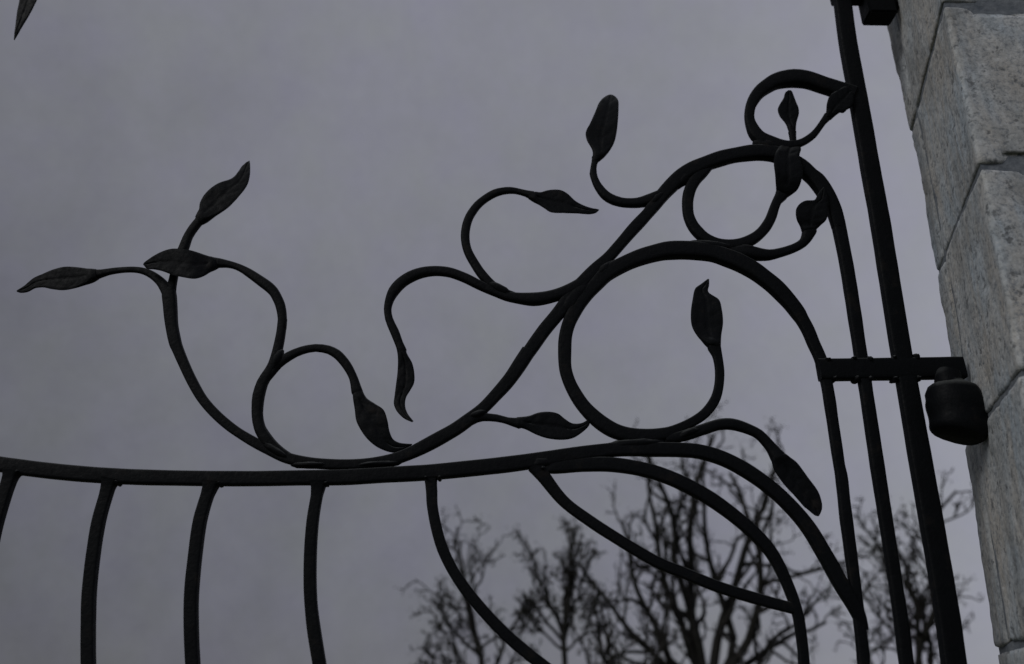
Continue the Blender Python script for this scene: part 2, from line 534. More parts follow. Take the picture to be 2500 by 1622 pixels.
# ------------------------------------------------------------------ the wrought iron gate
GATE_BARS = [
  ('top_rail', 0.75, 1, 0, None,
   [(-1.0551, 1.9672, 0.0126), (-0.9278, 1.9448, 0.0124), (-0.8237, 1.9290, 0.0119), (-0.7285, 1.9185, 0.0121), (-0.6342, 1.9128, 0.0119), (-0.5226, 1.9115, 0.0115), (-0.4075, 1.9128, 0.0115), (-0.3354, 1.9154, 0.0115), (-0.2690, 1.9173, 0.0118), (-0.2008, 1.9225, 0.0118), (-0.1310, 1.9278, 0.0121), (-0.0625, 1.9357, 0.0122), (0.0037, 1.9444, 0.0122), (0.0636, 1.9543, 0.0119), (0.1206, 1.9642, 0.0113), (0.1777, 1.9715, 0.0109), (0.2381, 1.9725, 0.0112), (0.2784, 1.9726, 0.0112), (0.3091, 1.9704, 0.0111), (0.3438, 1.9607, 0.0113), (0.3775, 1.9436, 0.0112), (0.4163, 1.9154, 0.0111), (0.4457, 1.8862, 0.0109), (0.4718, 1.8511, 0.0111), (0.4929, 1.8079, 0.0112), (0.5138, 1.7599, 0.0111), (0.5253, 1.7367, 0.0104), (0.5331, 1.7145, 0.0086), (0.5366, 1.6982, 0.0057)],
   None),
  ('arch_bar', 0.75, 1, 0, None,
   [(0.0516, 1.9405, 0.0077), (0.0669, 1.9408, 0.0106), (0.1202, 1.9451, 0.0109), (0.1674, 1.9459, 0.0112), (0.2255, 1.9368, 0.0111), (0.2709, 1.9208, 0.0110), (0.3153, 1.8970, 0.0109), (0.3539, 1.8690, 0.0104), (0.3895, 1.8363, 0.0100), (0.4108, 1.8084, 0.0093), (0.4285, 1.7651, 0.0083), (0.4393, 1.7211, 0.0079), (0.4409, 1.6851, 0.0075), (0.4400, 1.6499, 0.0074), (0.4327, 1.5797, 0.0075), (0.4215, 1.4763, 0.0078), (0.4027, 1.3122, 0.0081), (0.3687, 1.0180, 0.0086)],
   None),
  ('curved_bar', 0.75, 1, 0, None,
   [(0.0410, 1.9430, 0.0132), (0.0543, 1.9257, 0.0108), (0.0870, 1.8852, 0.0087), (0.1287, 1.8541, 0.0086), (0.1698, 1.8281, 0.0085), (0.2289, 1.7941, 0.0084), (0.2721, 1.7771, 0.0084), (0.3259, 1.7567, 0.0084), (0.3879, 1.7392, 0.0084), (0.4333, 1.7281, 0.0081)],
   None),
  ('curved_bar', 0.75, 1, 0, None,
   [(-0.1268, 1.9238, 0.0124), (-0.1262, 1.9131, 0.0097), (-0.1240, 1.8972, 0.0090), (-0.1222, 1.8769, 0.0086), (-0.1138, 1.8410, 0.0087), (-0.1017, 1.8065, 0.0087), (-0.0824, 1.7723, 0.0086), (-0.0585, 1.7413, 0.0087), (-0.0296, 1.7104, 0.0086), (0.0080, 1.6763, 0.0088), (0.0599, 1.6382, 0.0087), (0.1281, 1.5937, 0.0089), (0.2144, 1.5445, 0.0088), (0.3154, 1.4998, 0.0087), (0.4184, 1.4614, 0.0087)],
   None),
  ('baluster', 0.75, 1, 0, None,
   [(-0.3064, 1.9099, 0.0141), (-0.3060, 1.9006, 0.0109), (-0.3066, 1.8888, 0.0092), (-0.3086, 1.8485, 0.0091), (-0.3063, 1.7955, 0.0093), (-0.2996, 1.7379, 0.0092), (-0.2911, 1.6968, 0.0094), (-0.2747, 1.6383, 0.0095), (-0.2558, 1.5741, 0.0096), (-0.2400, 1.4913, 0.0096), (-0.2170, 1.3033, 0.0101), (-0.1866, 1.0110, 0.0104)],
   None),
  ('baluster', 0.75, 1, 0, None,
   [(-0.4777, 1.9069, 0.0141), (-0.4786, 1.8963, 0.0110), (-0.4807, 1.8857, 0.0097), (-0.4856, 1.8454, 0.0099), (-0.4842, 1.7925, 0.0098), (-0.4798, 1.7348, 0.0099), (-0.4732, 1.6938, 0.0098), (-0.4605, 1.6353, 0.0097), (-0.4428, 1.5712, 0.0097), (-0.4251, 1.4884, 0.0097), (-0.3919, 1.3008, 0.0101), (-0.3421, 1.0090, 0.0103)],
   None),
  ('baluster', 0.75, 1, 0, None,
   [(-0.6391, 1.9081, 0.0144), (-0.6410, 1.8987, 0.0108), (-0.6418, 1.8842, 0.0095), (-0.6443, 1.8426, 0.0094), (-0.6415, 1.7898, 0.0093), (-0.6348, 1.7322, 0.0094), (-0.6268, 1.6912, 0.0093), (-0.6135, 1.6328, 0.0092), (-0.5955, 1.5687, 0.0092), (-0.5746, 1.4861, 0.0092), (-0.5314, 1.2988, 0.0096), (-0.4661, 1.0074, 0.0098)],
   None),
  ('baluster', 0.75, 1, 0, None,
   [(-0.7998, 1.9186, 0.0137), (-0.8010, 1.9085, 0.0107), (-0.8022, 1.8932, 0.0098), (-0.8035, 1.8592, 0.0094), (-0.8034, 1.8208, 0.0093), (-0.8005, 1.7871, 0.0092), (-0.7909, 1.7296, 0.0090), (-0.7657, 1.6304, 0.0090), (-0.7455, 1.5664, 0.0091), (-0.7215, 1.4839, 0.0091), (-0.6696, 1.2968, 0.0095), (-0.5890, 1.0058, 0.0097)],
   None),
  ('baluster', 0.75, 1, 0, None,
   [(-0.9648, 1.9461, 0.0120), (-0.9633, 1.9224, 0.0098), (-0.9651, 1.8824, 0.0094), (-0.9574, 1.8182, 0.0092), (-0.9380, 1.7272, 0.0090), (-0.9092, 1.6281, 0.0090), (-0.8871, 1.5641, 0.0090), (-0.8602, 1.4817, 0.0090), (-0.7991, 1.2949, 0.0094), (-0.7041, 1.0044, 0.0096)],
   None),
  ('vine_stem', 0.7, 0.6, 0, None,
   [(-0.6113, 2.2512, 0.0107), (-0.6069, 2.2354, 0.0118), (-0.6018, 2.2162, 0.0112), (-0.5978, 2.1996, 0.0107), (-0.5911, 2.1761, 0.0103), (-0.5784, 2.1431, 0.0098), (-0.5744, 2.1362, 0.0093), (-0.5602, 2.1114, 0.0088), (-0.5397, 2.0783, 0.0083), (-0.5161, 2.0458, 0.0080), (-0.4880, 2.0183, 0.0081), (-0.4579, 1.9955, 0.0079), (-0.4268, 1.9772, 0.0079), (-0.3944, 1.9612, 0.0083), (-0.3626, 1.9478, 0.0085), (-0.3218, 1.9403, 0.0084), (-0.2817, 1.9384, 0.0082), (-0.2420, 1.9397, 0.0082), (-0.2026, 1.9455, 0.0088), (-0.1830, 1.9506, 0.0094), (-0.1635, 1.9587, 0.0100), (-0.1441, 1.9688, 0.0105), (-0.1148, 1.9860, 0.0109), (-0.0893, 2.0022, 0.0110), (-0.0722, 2.0156, 0.0104), (-0.0463, 2.0382, 0.0097), (-0.0254, 2.0620, 0.0098), (-0.0021, 2.0916, 0.0113), (0.0299, 2.1442, 0.0123), (0.0282, 2.1400, 0.0116), (0.0563, 2.1834, 0.0118), (0.0801, 2.2153, 0.0116), (0.1021, 2.2476, 0.0124), (0.1268, 2.2800, 0.0125), (0.1495, 2.3067, 0.0111), (0.1724, 2.3299, 0.0103), (0.1927, 2.3551, 0.0102), (0.2190, 2.3890, 0.0110), (0.2495, 2.4259, 0.0109), (0.2719, 2.4574, 0.0124), (0.2945, 2.4854, 0.0136), (0.3188, 2.5109, 0.0143), (0.3393, 2.5254, 0.0145), (0.3638, 2.5381, 0.0143), (0.3883, 2.5489, 0.0140), (0.4128, 2.5574, 0.0138), (0.4370, 2.5631, 0.0143), (0.4660, 2.5675, 0.0147), (0.4990, 2.5650, 0.0149), (0.5260, 2.5529, 0.0147), (0.5477, 2.5369, 0.0143), (0.5649, 2.5161, 0.0140), (0.5733, 2.5066, 0.0150), (0.5879, 2.4755, 0.0143), (0.5978, 2.4405, 0.0132), (0.6019, 2.4003, 0.0118), (0.6015, 2.4162, 0.0119), (0.6039, 2.3253, 0.0113), (0.6032, 2.2388, 0.0110), (0.6018, 2.1562, 0.0106), (0.6005, 2.0773, 0.0105), (0.5989, 1.9915, 0.0104), (0.5979, 1.9373, 0.0105), (0.5964, 1.8203, 0.0100), (0.5943, 1.7114, 0.0098), (0.5915, 1.6524, 0.0098), (0.5878, 1.5556, 0.0101), (0.5779, 1.4298, 0.0105), (0.5626, 1.2711, 0.0109), (0.5335, 1.0201, 0.0116)],
   None),
  ('scroll_bar', 0.7, 0.6, 0, None,
   [(0.4547, 1.0191, 0.0111), (0.4843, 1.2700, 0.0107), (0.5021, 1.4287, 0.0099), (0.5167, 1.5545, 0.0095), (0.5283, 1.6514, 0.0085), (0.5312, 1.7103, 0.0084), (0.5329, 1.7821, 0.0088), (0.5337, 1.8192, 0.0092), (0.5348, 1.8767, 0.0091), (0.5370, 1.9363, 0.0091), (0.5363, 1.9491, 0.0087), (0.5362, 1.9904, 0.0088), (0.5362, 2.0327, 0.0090), (0.5362, 2.0762, 0.0092), (0.5346, 2.1117, 0.0098), (0.5306, 2.1411, 0.0098), (0.5234, 2.1662, 0.0101), (0.5170, 2.1918, 0.0104), (0.5089, 2.2130, 0.0109), (0.5046, 2.2228, 0.0123), (0.4939, 2.2419, 0.0132), (0.4802, 2.2618, 0.0140), (0.4673, 2.2780, 0.0145), (0.4524, 2.2926, 0.0150), (0.4342, 2.3085, 0.0153), (0.4113, 2.3232, 0.0154), (0.3920, 2.3321, 0.0156), (0.3661, 2.3418, 0.0157), (0.3373, 2.3469, 0.0159), (0.3038, 2.3480, 0.0160), (0.2767, 2.3457, 0.0156), (0.2585, 2.3410, 0.0152), (0.2290, 2.3309, 0.0147), (0.1971, 2.3151, 0.0141), (0.1676, 2.2957, 0.0133), (0.1494, 2.2755, 0.0127), (0.1314, 2.2543, 0.0122), (0.1134, 2.2273, 0.0120), (0.1001, 2.1996, 0.0117), (0.0929, 2.1712, 0.0115), (0.0914, 2.1458, 0.0111), (0.0923, 2.1117, 0.0107), (0.0981, 2.0894, 0.0106), (0.1063, 2.0708, 0.0108), (0.1198, 2.0481, 0.0112), (0.1368, 2.0286, 0.0117), (0.1558, 2.0127, 0.0123), (0.1748, 2.0021, 0.0122), (0.1969, 1.9966, 0.0118), (0.2293, 1.9957, 0.0110), (0.2497, 1.9988, 0.0100), (0.2642, 2.0026, 0.0092), (0.2830, 2.0108, 0.0083), (0.3021, 2.0207, 0.0079), (0.3204, 2.0328, 0.0083), (0.3350, 2.0481, 0.0086), (0.3450, 2.0642, 0.0080), (0.3505, 2.0797, 0.0076), (0.3540, 2.0964, 0.0074), (0.3556, 2.1121, 0.0076), (0.3553, 2.1279, 0.0078), (0.3535, 2.1438, 0.0086), (0.3503, 2.1553, 0.0108), (0.3499, 2.1617, 0.0113)],
   dict(label='broad leaf with a narrow beak-like tip inside the large ring',
        left=[(0.3377, 2.1573, 0.0000), (0.3221, 2.1756, 0.0000), (0.3138, 2.1942, 0.0000), (0.3134, 2.2179, 0.0000), (0.3192, 2.2478, 0.0017), (0.3272, 2.2729, 0.0050), (0.3386, 2.2832, 0.0078), (0.3527, 2.2962, 0.0120)],
        right=[(0.3615, 2.1578, 0.0000), (0.3640, 2.1787, 0.0000), (0.3689, 2.2023, 0.0000), (0.3691, 2.2287, 0.0001), (0.3662, 2.2486, 0.0015), (0.3499, 2.2657, 0.0055), (0.3535, 2.2815, 0.0087), (0.3556, 2.2953, 0.0120)])),
  ('leaf_stem', 0.8, 0.2, 0, None,
   [(0.2554, 1.9909, 0.0076), (0.2758, 1.9944, 0.0092), (0.2986, 2.0005, 0.0092), (0.3132, 2.0062, 0.0092), (0.3279, 2.0112, 0.0092), (0.3426, 2.0163, 0.0092), (0.3570, 2.0185, 0.0095), (0.3692, 2.0179, 0.0095), (0.3812, 2.0149, 0.0093), (0.3969, 2.0090, 0.0088), (0.4103, 2.0017, 0.0086), (0.4221, 1.9883, 0.0087), (0.4299, 1.9770, 0.0094), (0.4363, 1.9662, 0.0117), (0.4380, 1.9633, 0.0121)],
   dict(label='long blunt leaf drooping over the arched bar',
        left=[(0.4253, 1.9635, 0.0000), (0.4280, 1.9431, 0.0000), (0.4394, 1.9211, 0.0000), (0.4548, 1.9015, 0.0000), (0.4717, 1.8801, 0.0000), (0.4718, 1.8804, 0.0000), (0.4859, 1.8690, 0.0000), (0.4912, 1.8681, 0.0000)],
        right=[(0.4491, 1.9691, 0.0000), (0.4656, 1.9560, 0.0000), (0.4822, 1.9299, 0.0000), (0.4951, 1.9081, 0.0000), (0.4986, 1.8937, 0.0000), (0.4986, 1.8819, 0.0000), (0.4955, 1.8740, 0.0000), (0.4919, 1.8685, 0.0000)])),
  ('scroll_ring', 0.75, 0.4, 0, None,
   [(0.3754, 2.5361, 0.0074), (0.3589, 2.5202, 0.0111), (0.3448, 2.5045, 0.0114), (0.3326, 2.4820, 0.0112), (0.3264, 2.4599, 0.0104), (0.3245, 2.4436, 0.0100), (0.3245, 2.4248, 0.0098), (0.3272, 2.4115, 0.0099), (0.3322, 2.3983, 0.0101), (0.3403, 2.3859, 0.0104), (0.3508, 2.3746, 0.0102), (0.3724, 2.3638, 0.0095), (0.3946, 2.3604, 0.0099), (0.4175, 2.3640, 0.0101), (0.4388, 2.3737, 0.0104), (0.4561, 2.3882, 0.0096), (0.4694, 2.4051, 0.0097), (0.4795, 2.4239, 0.0094), (0.4875, 2.4442, 0.0087), (0.4950, 2.4593, 0.0091), (0.5033, 2.4704, 0.0116), (0.5060, 2.4760, 0.0121)],
   dict(label='leaf bent back over the arch with its pale veined tip lit',
        left=[(0.4941, 2.4757, 0.0000), (0.4894, 2.4934, -0.0164), (0.4865, 2.5185, -0.0240), (0.4905, 2.5407, -0.0206), (0.5010, 2.5626, -0.0122), (0.5239, 2.5951, 0.0074), (0.5444, 2.6164, 0.0260)],
        right=[(0.5142, 2.4652, 0.0000), (0.5291, 2.4733, -0.0109), (0.5355, 2.4892, -0.0239), (0.5402, 2.5173, -0.0234), (0.5421, 2.5482, -0.0156), (0.5528, 2.5772, -0.0037), (0.5535, 2.5993, 0.0081), (0.5469, 2.6171, 0.0260)])),
  ('leaf_stem', 0.8, 0.2, 0, None,
   [(0.3936, 2.3496, 0.0073), (0.4158, 2.3467, 0.0116), (0.4335, 2.3442, 0.0128), (0.4511, 2.3415, 0.0112), (0.4667, 2.3413, 0.0100), (0.4841, 2.3457, 0.0090), (0.5016, 2.3517, 0.0082), (0.5171, 2.3587, 0.0077), (0.5306, 2.3678, 0.0081), (0.5402, 2.3810, 0.0104), (0.5449, 2.3908, 0.0125), (0.5463, 2.3948, 0.0130)],
   dict(label='round dark leaf tucked against the inner side of the arch',
        left=[(0.5332, 2.3875, 0.0000), (0.5271, 2.4008, -0.0037), (0.5209, 2.4102, -0.0090), (0.5205, 2.4284, -0.0120), (0.5297, 2.4430, -0.0120), (0.5418, 2.4505, -0.0120), (0.5581, 2.4523, -0.0120), (0.5675, 2.4672, -0.0120), (0.5785, 2.4806, -0.0120)],
        right=[(0.5539, 2.3908, 0.0000), (0.5644, 2.4005, -0.0055), (0.5737, 2.4082, -0.0117), (0.5808, 2.4296, -0.0120), (0.5842, 2.4500, -0.0120), (0.5852, 2.4675, -0.0120), (0.5808, 2.4822, -0.0120)])),
  ('loop_bar', 0.7, 0.4, 0, None,
   [(0.6752, 2.7096, 0.0190), (0.6603, 2.7167, 0.0184), (0.6379, 2.7280, 0.0173), (0.6182, 2.7360, 0.0172), (0.6026, 2.7431, 0.0176), (0.5872, 2.7489, 0.0180), (0.5607, 2.7517, 0.0180), (0.5347, 2.7470, 0.0167), (0.5192, 2.7406, 0.0157), (0.5075, 2.7322, 0.0147), (0.4929, 2.7204, 0.0135), (0.4813, 2.7067, 0.0121), (0.4719, 2.6909, 0.0111), (0.4659, 2.6759, 0.0100), (0.4617, 2.6555, 0.0094), (0.4616, 2.6416, 0.0098), (0.4639, 2.6288, 0.0110), (0.4684, 2.6144, 0.0128), (0.4762, 2.6025, 0.0138), (0.4945, 2.5922, 0.0133), (0.5194, 2.5845, 0.0115), (0.5430, 2.5876, 0.0083), (0.5621, 2.5958, 0.0073), (0.5823, 2.6118, 0.0069), (0.5948, 2.6274, 0.0064), (0.6062, 2.6437, 0.0065), (0.6148, 2.6546, 0.0079), (0.6174, 2.6579, 0.0084)],
   dict(label='leaf folded against the hinge post',
        left=[(0.6092, 2.6522, 0.0000), (0.6126, 2.6630, -0.0037), (0.6127, 2.6754, -0.0125), (0.6208, 2.6957, -0.0140), (0.6380, 2.7093, -0.0140), (0.6581, 2.7197, -0.0140), (0.6669, 2.7083, -0.0140)],
        right=[(0.6249, 2.6516, 0.0000), (0.6330, 2.6568, -0.0070), (0.6493, 2.6613, -0.0140), (0.6595, 2.6686, -0.0140), (0.6655, 2.6818, -0.0140), (0.6680, 2.6951, -0.0140), (0.6680, 2.7066, -0.0140)])),
  ('leaf_stem', 0.8, 0.1, 0, None,
   [(0.5411, 2.5812, 0.0063), (0.5412, 2.5938, 0.0063), (0.5416, 2.6096, 0.0069), (0.5420, 2.6176, 0.0077)],
   dict(label='small upright leaf inside the oval loop',
        left=[(0.5359, 2.6143, 0.0000), (0.5319, 2.6350, 0.0000), (0.5211, 2.6542, 0.0000), (0.5191, 2.6705, 0.0000), (0.5246, 2.6838, 0.0000), (0.5345, 2.7006, 0.0000), (0.5403, 2.7157, 0.0000), (0.5474, 2.7212, 0.0000)],
        right=[(0.5484, 2.6146, 0.0000), (0.5525, 2.6387, 0.0000), (0.5601, 2.6616, 0.0000), (0.5612, 2.6747, 0.0000), (0.5585, 2.6911, 0.0000), (0.5555, 2.7094, 0.0000), (0.5534, 2.7184, 0.0000), (0.5490, 2.7213, 0.0000)])),
  ('leaf_stem', 0.8, 0.2, 0, None,
   [(-0.6037, 2.2403, 0.0070), (-0.6064, 2.2549, 0.0078), (-0.6065, 2.2697, 0.0074), (-0.6062, 2.2921, 0.0074), (-0.6037, 2.3148, 0.0082), (-0.5991, 2.3353, 0.0090), (-0.5952, 2.3599, 0.0083), (-0.5881, 2.3784, 0.0082), (-0.5816, 2.3909, 0.0082), (-0.5796, 2.3951, 0.0085)],
   dict(label='veined leaf pointing up to the right, topmost on the left stem',
        left=[(-0.5889, 2.3987, 0.0000), (-0.5852, 2.4142, 0.0000), (-0.5856, 2.4303, 0.0000), (-0.5779, 2.4522, 0.0000), (-0.5606, 2.4733, 0.0003), (-0.5374, 2.4917, 0.0062), (-0.5309, 2.5120, 0.0129), (-0.5283, 2.5295, 0.0194), (-0.5205, 2.5497, 0.0300)],
        right=[(-0.5738, 2.3847, 0.0000), (-0.5553, 2.3988, 0.0000), (-0.5333, 2.4179, 0.0000), (-0.5149, 2.4459, 0.0008), (-0.5061, 2.4711, 0.0054), (-0.5063, 2.4981, 0.0125), (-0.5134, 2.5311, 0.0232), (-0.5195, 2.5491, 0.0300)])),
  ('leaf_stem', 0.8, 0.2, 0, None,
   [(-0.6066, 2.2306, 0.0082), (-0.6130, 2.2462, 0.0099), (-0.6233, 2.2600, 0.0089), (-0.6339, 2.2697, 0.0079), (-0.6454, 2.2779, 0.0071), (-0.6599, 2.2848, 0.0064), (-0.6738, 2.2878, 0.0057), (-0.6871, 2.2883, 0.0054), (-0.7001, 2.2873, 0.0053), (-0.7130, 2.2855, 0.0055), (-0.7256, 2.2828, 0.0060), (-0.7359, 2.2796, 0.0072), (-0.7463, 2.2769, 0.0094)],
   dict(label='leaf reaching out to the far left with a drooping tip',
        left=[(-0.7463, 2.2868, 0.0000), (-0.7598, 2.2878, 0.0000), (-0.7779, 2.2900, 0.0000), (-0.8024, 2.2907, 0.0000), (-0.8233, 2.2854, 0.0002), (-0.8423, 2.2775, 0.0024), (-0.8603, 2.2706, 0.0065), (-0.8762, 2.2588, 0.0130), (-0.8922, 2.2522, 0.0200)],
        right=[(-0.7409, 2.2671, 0.0000), (-0.7550, 2.2569, 0.0000), (-0.7748, 2.2480, 0.0000), (-0.7955, 2.2434, 0.0000), (-0.8136, 2.2451, 0.0006), (-0.8360, 2.2502, 0.0034), (-0.8507, 2.2498, 0.0066), (-0.8650, 2.2446, 0.0113), (-0.8814, 2.2457, 0.0166), (-0.8913, 2.2497, 0.0200)])),
  ('vine_branch', 0.8, 0.2, 0, None,
   [(-0.3523, 1.9455, 0.0065), (-0.3716, 1.9554, 0.0083), (-0.3848, 1.9645, 0.0095), (-0.3962, 1.9746, 0.0102), (-0.4072, 1.9880, 0.0097), (-0.4137, 1.9984, 0.0092), (-0.4178, 2.0089, 0.0092), (-0.4212, 2.0238, 0.0094), (-0.4222, 2.0324, 0.0095), (-0.4231, 2.0432, 0.0097), (-0.4232, 2.0540, 0.0098), (-0.4221, 2.0650, 0.0097), (-0.4201, 2.0761, 0.0095), (-0.4159, 2.0872, 0.0092), (-0.4107, 2.0985, 0.0088), (-0.4066, 2.1109, 0.0086), (-0.4036, 2.1280, 0.0086), (-0.4017, 2.1487, 0.0082), (-0.4009, 2.1719, 0.0078), (-0.4016, 2.1954, 0.0079), (-0.4005, 2.1715, 0.0077), (-0.4008, 2.1868, 0.0076), (-0.4027, 2.1998, 0.0077), (-0.4060, 2.2133, 0.0081), (-0.4106, 2.2259, 0.0084), (-0.4170, 2.2377, 0.0086), (-0.4246, 2.2492, 0.0088), (-0.4349, 2.2588, 0.0092), (-0.4458, 2.2667, 0.0092), (-0.4605, 2.2770, 0.0085), (-0.4751, 2.2867, 0.0078), (-0.4896, 2.2949, 0.0067), (-0.5037, 2.3004, 0.0062), (-0.5174, 2.3034, 0.0069), (-0.5287, 2.3047, 0.0084), (-0.5376, 2.3050, 0.0096)],
   dict(label='dark leaf lying across the left stem, tip to the left',
        left=[(-0.5298, 2.2951, 0.0000), (-0.5379, 2.2856, -0.0030), (-0.5470, 2.2689, -0.0131), (-0.5585, 2.2604, -0.0196), (-0.5782, 2.2622, -0.0200), (-0.6009, 2.2679, -0.0200), (-0.6195, 2.2749, -0.0200), (-0.6354, 2.2782, -0.0200), (-0.6464, 2.2793, -0.0200), (-0.6555, 2.2877, -0.0200)],
        right=[(-0.5369, 2.3141, 0.0000), (-0.5581, 2.3162, -0.0105), (-0.5794, 2.3179, -0.0200), (-0.6105, 2.3198, -0.0200), (-0.6309, 2.3119, -0.0200), (-0.6462, 2.3003, -0.0200), (-0.6535, 2.2932, -0.0200), (-0.6560, 2.2889, -0.0200)])),
  ('leaf_stem', 0.8, 0.2, 0, None,
   [(-0.4149, 2.0806, 0.0056), (-0.4082, 2.0952, 0.0077), (-0.3983, 2.1118, 0.0084), (-0.3899, 2.1196, 0.0080), (-0.3812, 2.1262, 0.0078), (-0.3714, 2.1323, 0.0073), (-0.3614, 2.1368, 0.0070), (-0.3492, 2.1405, 0.0067), (-0.3378, 2.1423, 0.0067), (-0.3260, 2.1416, 0.0071), (-0.3152, 2.1393, 0.0074), (-0.3007, 2.1320, 0.0079), (-0.2902, 2.1222, 0.0078), (-0.2807, 2.1108, 0.0077), (-0.2733, 2.0993, 0.0076), (-0.2674, 2.0882, 0.0075), (-0.2632, 2.0768, 0.0081), (-0.2598, 2.0663, 0.0092), (-0.2586, 2.0632, 0.0095)],
   dict(label='broad leaf inside the left loop resting on the vine',
        left=[(-0.2668, 2.0646, 0.0000), (-0.2643, 2.0502, -0.0008), (-0.2589, 2.0299, -0.0034), (-0.2548, 2.0122, -0.0055), (-0.2485, 1.9995, -0.0060), (-0.2326, 1.9790, -0.0058), (-0.2136, 1.9653, -0.0043), (-0.1895, 1.9589, -0.0008), (-0.1771, 1.9631, 0.0018), (-0.1631, 1.9733, 0.0060)],
        right=[(-0.2512, 2.0682, 0.0000), (-0.2417, 2.0525, -0.0016), (-0.2259, 2.0408, -0.0048), (-0.2105, 2.0299, -0.0060), (-0.2031, 2.0131, -0.0059), (-0.1977, 1.9926, -0.0042), (-0.1910, 1.9808, -0.0021), (-0.1809, 1.9765, 0.0002), (-0.1691, 1.9762, 0.0034), (-0.1609, 1.9767, 0.0060)])),
  ('vine_branch', 0.8, 0.2, 0, None,
   [(0.1609, 2.3170, 0.0072), (0.1380, 2.2914, 0.0107), (0.1156, 2.2711, 0.0114), (0.0935, 2.2582, 0.0115), (0.0716, 2.2499, 0.0114), (0.0542, 2.2452, 0.0116), (0.0367, 2.2429, 0.0116), (0.0062, 2.2450, 0.0099), (-0.0113, 2.2483, 0.0090), (-0.0267, 2.2548, 0.0087), (-0.0444, 2.2619, 0.0085), (-0.0600, 2.2694, 0.0085), (-0.0824, 2.2816, 0.0090), (-0.0970, 2.2880, 0.0092), (-0.1115, 2.2932, 0.0091), (-0.1260, 2.2957, 0.0090), (-0.1393, 2.2962, 0.0090), (-0.1558, 2.2943, 0.0094), (-0.1710, 2.2898, 0.0098), (-0.1838, 2.2833, 0.0102), (-0.1953, 2.2749, 0.0101), (-0.2045, 2.2649, 0.0101), (-0.2113, 2.2542, 0.0097), (-0.2159, 2.2426, 0.0084), (-0.2187, 2.2305, 0.0073), (-0.2195, 2.2184, 0.0067), (-0.2184, 2.2101, 0.0067), (-0.2156, 2.1994, 0.0070), (-0.2110, 2.1889, 0.0073), (-0.2039, 2.1749, 0.0077), (-0.1944, 2.1526, 0.0072), (-0.1911, 2.1453, 0.0077), (-0.1888, 2.1394, 0.0084)],
   dict(label='narrow hanging leaf with a hooked tip',
        left=[(-0.1999, 2.1491, 0.0000), (-0.1953, 2.1297, 0.0000), (-0.1935, 2.1026, 0.0000), (-0.1942, 2.0803, 0.0000), (-0.1951, 2.0580, -0.0007), (-0.1952, 2.0423, -0.0022), (-0.1889, 2.0288, -0.0043), (-0.1752, 2.0150, -0.0081), (-0.1618, 2.0081, -0.0120)],
        right=[(-0.1865, 2.1493, 0.0000), (-0.1784, 2.1323, 0.0000), (-0.1693, 2.1165, 0.0000), (-0.1643, 2.0964, 0.0000), (-0.1639, 2.0808, -0.0000), (-0.1693, 2.0672, -0.0007), (-0.1755, 2.0535, -0.0023), (-0.1755, 2.0375, -0.0047), (-0.1698, 2.0237, -0.0077), (-0.1593, 2.0102, -0.0120)])),
  ('vine_branch', 0.8, 0.2, 0, None,
   [(0.0193, 2.2448, 0.0047), (0.0018, 2.2493, 0.0071), (-0.0202, 2.2574, 0.0078), (-0.0381, 2.2706, 0.0083), (-0.0494, 2.2827, 0.0085), (-0.0597, 2.2962, 0.0083), (-0.0710, 2.3149, 0.0080), (-0.0786, 2.3287, 0.0080), (-0.0840, 2.3414, 0.0079), (-0.0875, 2.3555, 0.0080), (-0.0891, 2.3697, 0.0081), (-0.0886, 2.3841, 0.0081), (-0.0864, 2.3986, 0.0081), (-0.0824, 2.4120, 0.0080), (-0.0764, 2.4242, 0.0079), (-0.0688, 2.4364, 0.0077), (-0.0588, 2.4475, 0.0075), (-0.0475, 2.4570, 0.0075), (-0.0362, 2.4643, 0.0073), (-0.0224, 2.4690, 0.0067), (-0.0090, 2.4709, 0.0064), (0.0031, 2.4698, 0.0058), (0.0124, 2.4675, 0.0057), (0.0228, 2.4644, 0.0063), (0.0309, 2.4613, 0.0078), (0.0337, 2.4603, 0.0083)],
   dict(label='diamond shaped leaf at the end of the open loop',
        left=[(0.0286, 2.4676, 0.0000), (0.0494, 2.4674, 0.0000), (0.0633, 2.4718, 0.0000), (0.0865, 2.4723, 0.0000), (0.1003, 2.4645, 0.0002), (0.1141, 2.4504, 0.0012), (0.1326, 2.4414, 0.0034), (0.1465, 2.4380, 0.0057), (0.1587, 2.4376, 0.0080)],
        right=[(0.0264, 2.4530, 0.0000), (0.0426, 2.4414, 0.0000), (0.0564, 2.4309, 0.0000), (0.0678, 2.4226, 0.0000), (0.0953, 2.4216, 0.0002), (0.1183, 2.4225, 0.0016), (0.1415, 2.4234, 0.0044), (0.1533, 2.4284, 0.0064), (0.1596, 2.4360, 0.0080)])),
  ('leaf_stem', 0.8, 0.2, 0, None,
   [(0.2942, 2.4812, 0.0063), (0.2747, 2.4657, 0.0107), (0.2510, 2.4540, 0.0108), (0.2322, 2.4485, 0.0096), (0.2115, 2.4475, 0.0091), (0.1989, 2.4491, 0.0091), (0.1875, 2.4527, 0.0092), (0.1773, 2.4585, 0.0091), (0.1683, 2.4671, 0.0088), (0.1612, 2.4779, 0.0083), (0.1554, 2.4894, 0.0075), (0.1518, 2.5005, 0.0068), (0.1495, 2.5130, 0.0068), (0.1502, 2.5243, 0.0059), (0.1522, 2.5357, 0.0059), (0.1545, 2.5442, 0.0072), (0.1553, 2.5485, 0.0080)],
   dict(label='upright leaf with a pale rounded tip, standing free on a thin hook',
